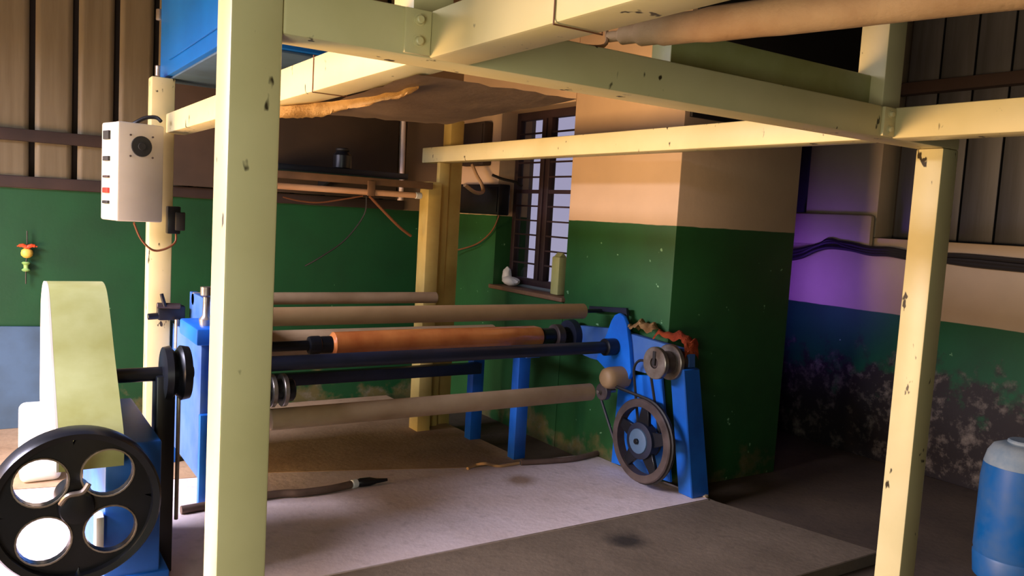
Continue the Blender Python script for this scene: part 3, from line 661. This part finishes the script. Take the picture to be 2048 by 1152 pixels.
obj('white_pipe', tube(NB(), [V(2.79, YB-0.05, 1.576), V(2.788, YB-0.05, 1.9), V(2.782, YB-0.05, 2.2), V(2.776, YB-0.05, 2.9)], 0.024, 12), 'white_pipe', label='white plastic pipe upright against the back wall beside the dark board', cat='pipe')
hw = [([(735, 392), (770, 425), (800, 455), (822, 472)], 'cable_brown', 'orange-brown cable hanging from the tube light towards the back post', 0.009),
      ([(735, 392), (728, 430), (690, 480), (640, 515), (610, 532)], 'cable_black', 'dark thin cable slanting down from the tube light across the green wall', 0.005),
      ([(735, 392), (690, 398), (640, 405), (600, 402), (566, 394)], 'cable_brown', 'brown cable swagged under the tube light', 0.005)]
for h_, (pts, mt, lb, r) in enumerate(hw):
    obj('hanging_cable', tube(NB(), [ony(x+(4, -2, -9)[h_]*(i == 0), y, TY+0.004+(0.02, 0.035, 0.01)[h_]*i) for i, (x, y) in enumerate(pts)], r, 6), mt, label=lb, cat='cable')

# ------------------------------------------------------------------ things along the back wall, left
lm_ = thing('chilli_charm', (0.24, YB-0.03, 1.0), 'hanging charm of red chillies, lemon and pale bead on the green wall', 'charm')
q1 = ony(54, 506, YB-0.03)
obj('lemon', blob(NB(), q1, (0.036, 0.028, 0.034), 0, 2), 'lemon', lm_)
for dx in (-1, 1): obj('chilli', tube(NB(), [q1+V(0.0, -0.01, 0.035), q1+V(dx*0.025, -0.012, 0.048), q1+V(dx*0.055, -0.012, 0.042)], [0.013, 0.012, 0.010, 0.004], 8), 'orange_red', lm_)
q2_ = ony(52, 533, YB-0.03)
obj('bead', lathe(NB(), q2_-V(0, 0, 0.03), (0, 0, 1), [(0, 0.018), (0.008, 0.026), (0.02, 0.014), (0.04, 0.014), (0.052, 0.026), (0.06, 0.018)], 14), 'green_chilli', lm_)
obj('thread', tube(NB(), [q1+V(0, 0, 0.14), q1, q2_, q2_-V(0, 0, 0.11)], 0.004, 6), 'cable_black', lm_)
b0, b1 = ony(-60, 655, 5.93), ony(92, 655, 5.93)
bd = obj('metal_sheet', prism(NB(), [V(b0.x, 5.86, 0.0), V(b1.x, 5.86, 0.0), V(b1.x, 5.975, b1.z), V(b0.x, 5.975, b0.z)], (0, 0.012, 0), 0.002), 'grey_board', label='blue-grey metal sheet leaning on the green back wall', cat='sheet')
c0, c1 = ony(40, 820, 4.7), ony(125, 820, 4.7)
jc = thing('jerrycan', ((c0.x+c1.x)/2, 4.8, 0), 'white plastic jerrycan standing behind the belt guard', 'jerrycan')
obj('body', box(NB(), (c0.x, 4.7, 0.0), (c1.x, 4.92, c0.z-0.005), 0.035, 4), 'white_plastic', jc)
obj('cap', cyl(NB(), (c1.x-0.06, 4.80, c0.z-0.01), (c1.x-0.06, 4.80, c0.z+0.025), 0.024, 16), 'white_plastic', jc)

# ------------------------------------------------------------------ right side: cables, added violet lamp, drum
cabs = [[(1560, 512), (1600, 506), (1632, 492), (1660, 484), (1700, 488), (1740, 497), (1780, 499), (1835, 508), (1930, 512), (2060, 524), (2300, 545)],
        [(1560, 520), (1600, 514), (1632, 500), (1660, 494), (1700, 498), (1740, 507), (1780, 509), (1835, 518), (1930, 521), (2060, 534), (2300, 556)],
        [(1560, 506), (1600, 500), (1640, 489), (1660, 480), (1700, 494), (1740, 502), (1780, 505), (1835, 513), (1930, 528), (2060, 541), (2300, 566)]]
for k, cpts in enumerate(cabs):
    obj('wall_cable', tube(NB(), [onx(x, y, XR-0.025-0.055*(1 if x < 1800 else 0)) for x, y in cpts], 0.017, 8), 'cable_black',
        label='black cable of the bundle fixed along the stained right wall', cat='cable', group='cable bundle on the right wall')
vl = thing('insect_lamp', (4.42, 3.9, 1.0), 'violet insect lamp fixed on the hidden side of the pillar', 'lamp')  # made-up lamp, unseen, put here to throw violet on the right wall
obj('case', box(NB(), (4.374, 3.70, 1.0), (4.42, 4.10, 1.35), 0.006), 'violet_case', vl)
obj('tube', cyl(NB(), (4.44, 3.72, 1.12), (4.44, 4.08, 1.12), 0.012, 12), 'violet', vl)
vlt = bpy.data.lights.new('insect_lamp_light', 'AREA'); vlt.shape = 'RECTANGLE'; vlt.size = 0.34; vlt.size_y = 0.1; vlt.energy = 2.2; vlt.color = (0.26, 0.09, 1.0); vlt.spread = rad(95)
vo = bpy.data.objects.new('insect_lamp_light', vlt); COL.objects.link(vo); vo.location = (4.47, 3.9, 1.12); vo.rotation_euler = V(1, 0, 0).to_track_quat('-Z', 'Z').to_euler()
dc = onz(2018, 1162, ZF); dtop = 0.585
dm = thing('drum', (dc.x, dc.y, ZF), 'faded blue plastic drum with a dusty pale top on the floor', 'drum')
hgt = dtop-ZF
obj('body', lathe(NB(), (dc.x, dc.y, ZF), (0, 0, 1), [(0, 0.135), (0.02, 0.155), (0.12, 0.165), (0.13, 0.16), (0.15, 0.165), (hgt-0.17, 0.165), (hgt-0.10, 0.158)], 36), 'drum_blue', dm)
obj('shoulder', lathe(NB(), (dc.x, dc.y, ZF+hgt-0.0995), (0, 0, 1), [(0, 0.158), (0.05, 0.146), (0.085, 0.125), (0.0995, 0.09)], 36), 'drum_dust', dm)
obj('lid', cyl(NB(), (dc.x, dc.y, dtop), (dc.x, dc.y, dtop+0.02), 0.07, 24), 'drum_dust', dm)

# ------------------------------------------------------------------ on the floor
hs = thing('hose', onz(640, 985, 0.0), 'grey-brown hose with a white band and dark nozzle on the pale plinth', 'hose')
obj('tube', tube(NB(), [V(0.8, 3.98, 0.02), onz(540, 990, 0.02), onz(600, 986, 0.02), onz(660, 978, 0.02), onz(705, 968, 0.02)], 0.020, 10), 'hose', hs)
obj('band', cyl(NB(), onz(703, 969, 0.02), onz(714, 966, 0.021), 0.024, 14), 'white_plastic', hs)
obj('nozzle', lathe(NB(), onz(714, 966, 0.021), onz(750, 962, 0.022)-onz(714, 966, 0.021), [(0, 0.016), (0.015, 0.024), (0.07, 0.024), (0.11, 0.014), (0.17, 0.008)], 14), 'black', hs)
obj('floor_hose', tube(NB(), [onz(1042, 925, 0.017), onz(1100, 922, 0.017), onz(1150, 917, 0.017), onz(1200, 905, 0.017), onz(1222, 900, 0.017)], 0.017, 10), 'hose', label='grey-brown hose lying on the plinth between the blue legs and the wheel', cat='hose')
obj('rope', tube(NB(), [onz(935, 937, 0.008), onz(952, 930, 0.01), onz(970, 927, 0.03), onz(985, 930, 0.01), onz(1000, 932, 0.008), onz(1020, 929, 0.01), onz(1038, 926, 0.012)], 0.009, 8), 'copper_wire', label='short tan rope curled on the plinth at the hose end', cat='rope')
for k, (px, py, r) in enumerate(((1425, 998, 0.028), (1441, 1003, 0.02), (1466, 1012, 0.03), (1410, 1000, 0.02), (1478, 1026, 0.02))):
    p = onz(px, py, -0.02); zb_ = 0.0 if p.x < 3.38 and p.y > 3.08 else (-0.008 if p.y > 2.25 and p.x < 3.42 else ZF)
    obj('concrete_crumb', blob(NB(), (p.x, p.y, zb_+r*0.5), (r, r*0.9, r*0.55), 0.2, 1, k), 'crumb', label='pale broken concrete crumb on the floor by the blue front leg', cat='crumb', group='crumbs by the machine leg')
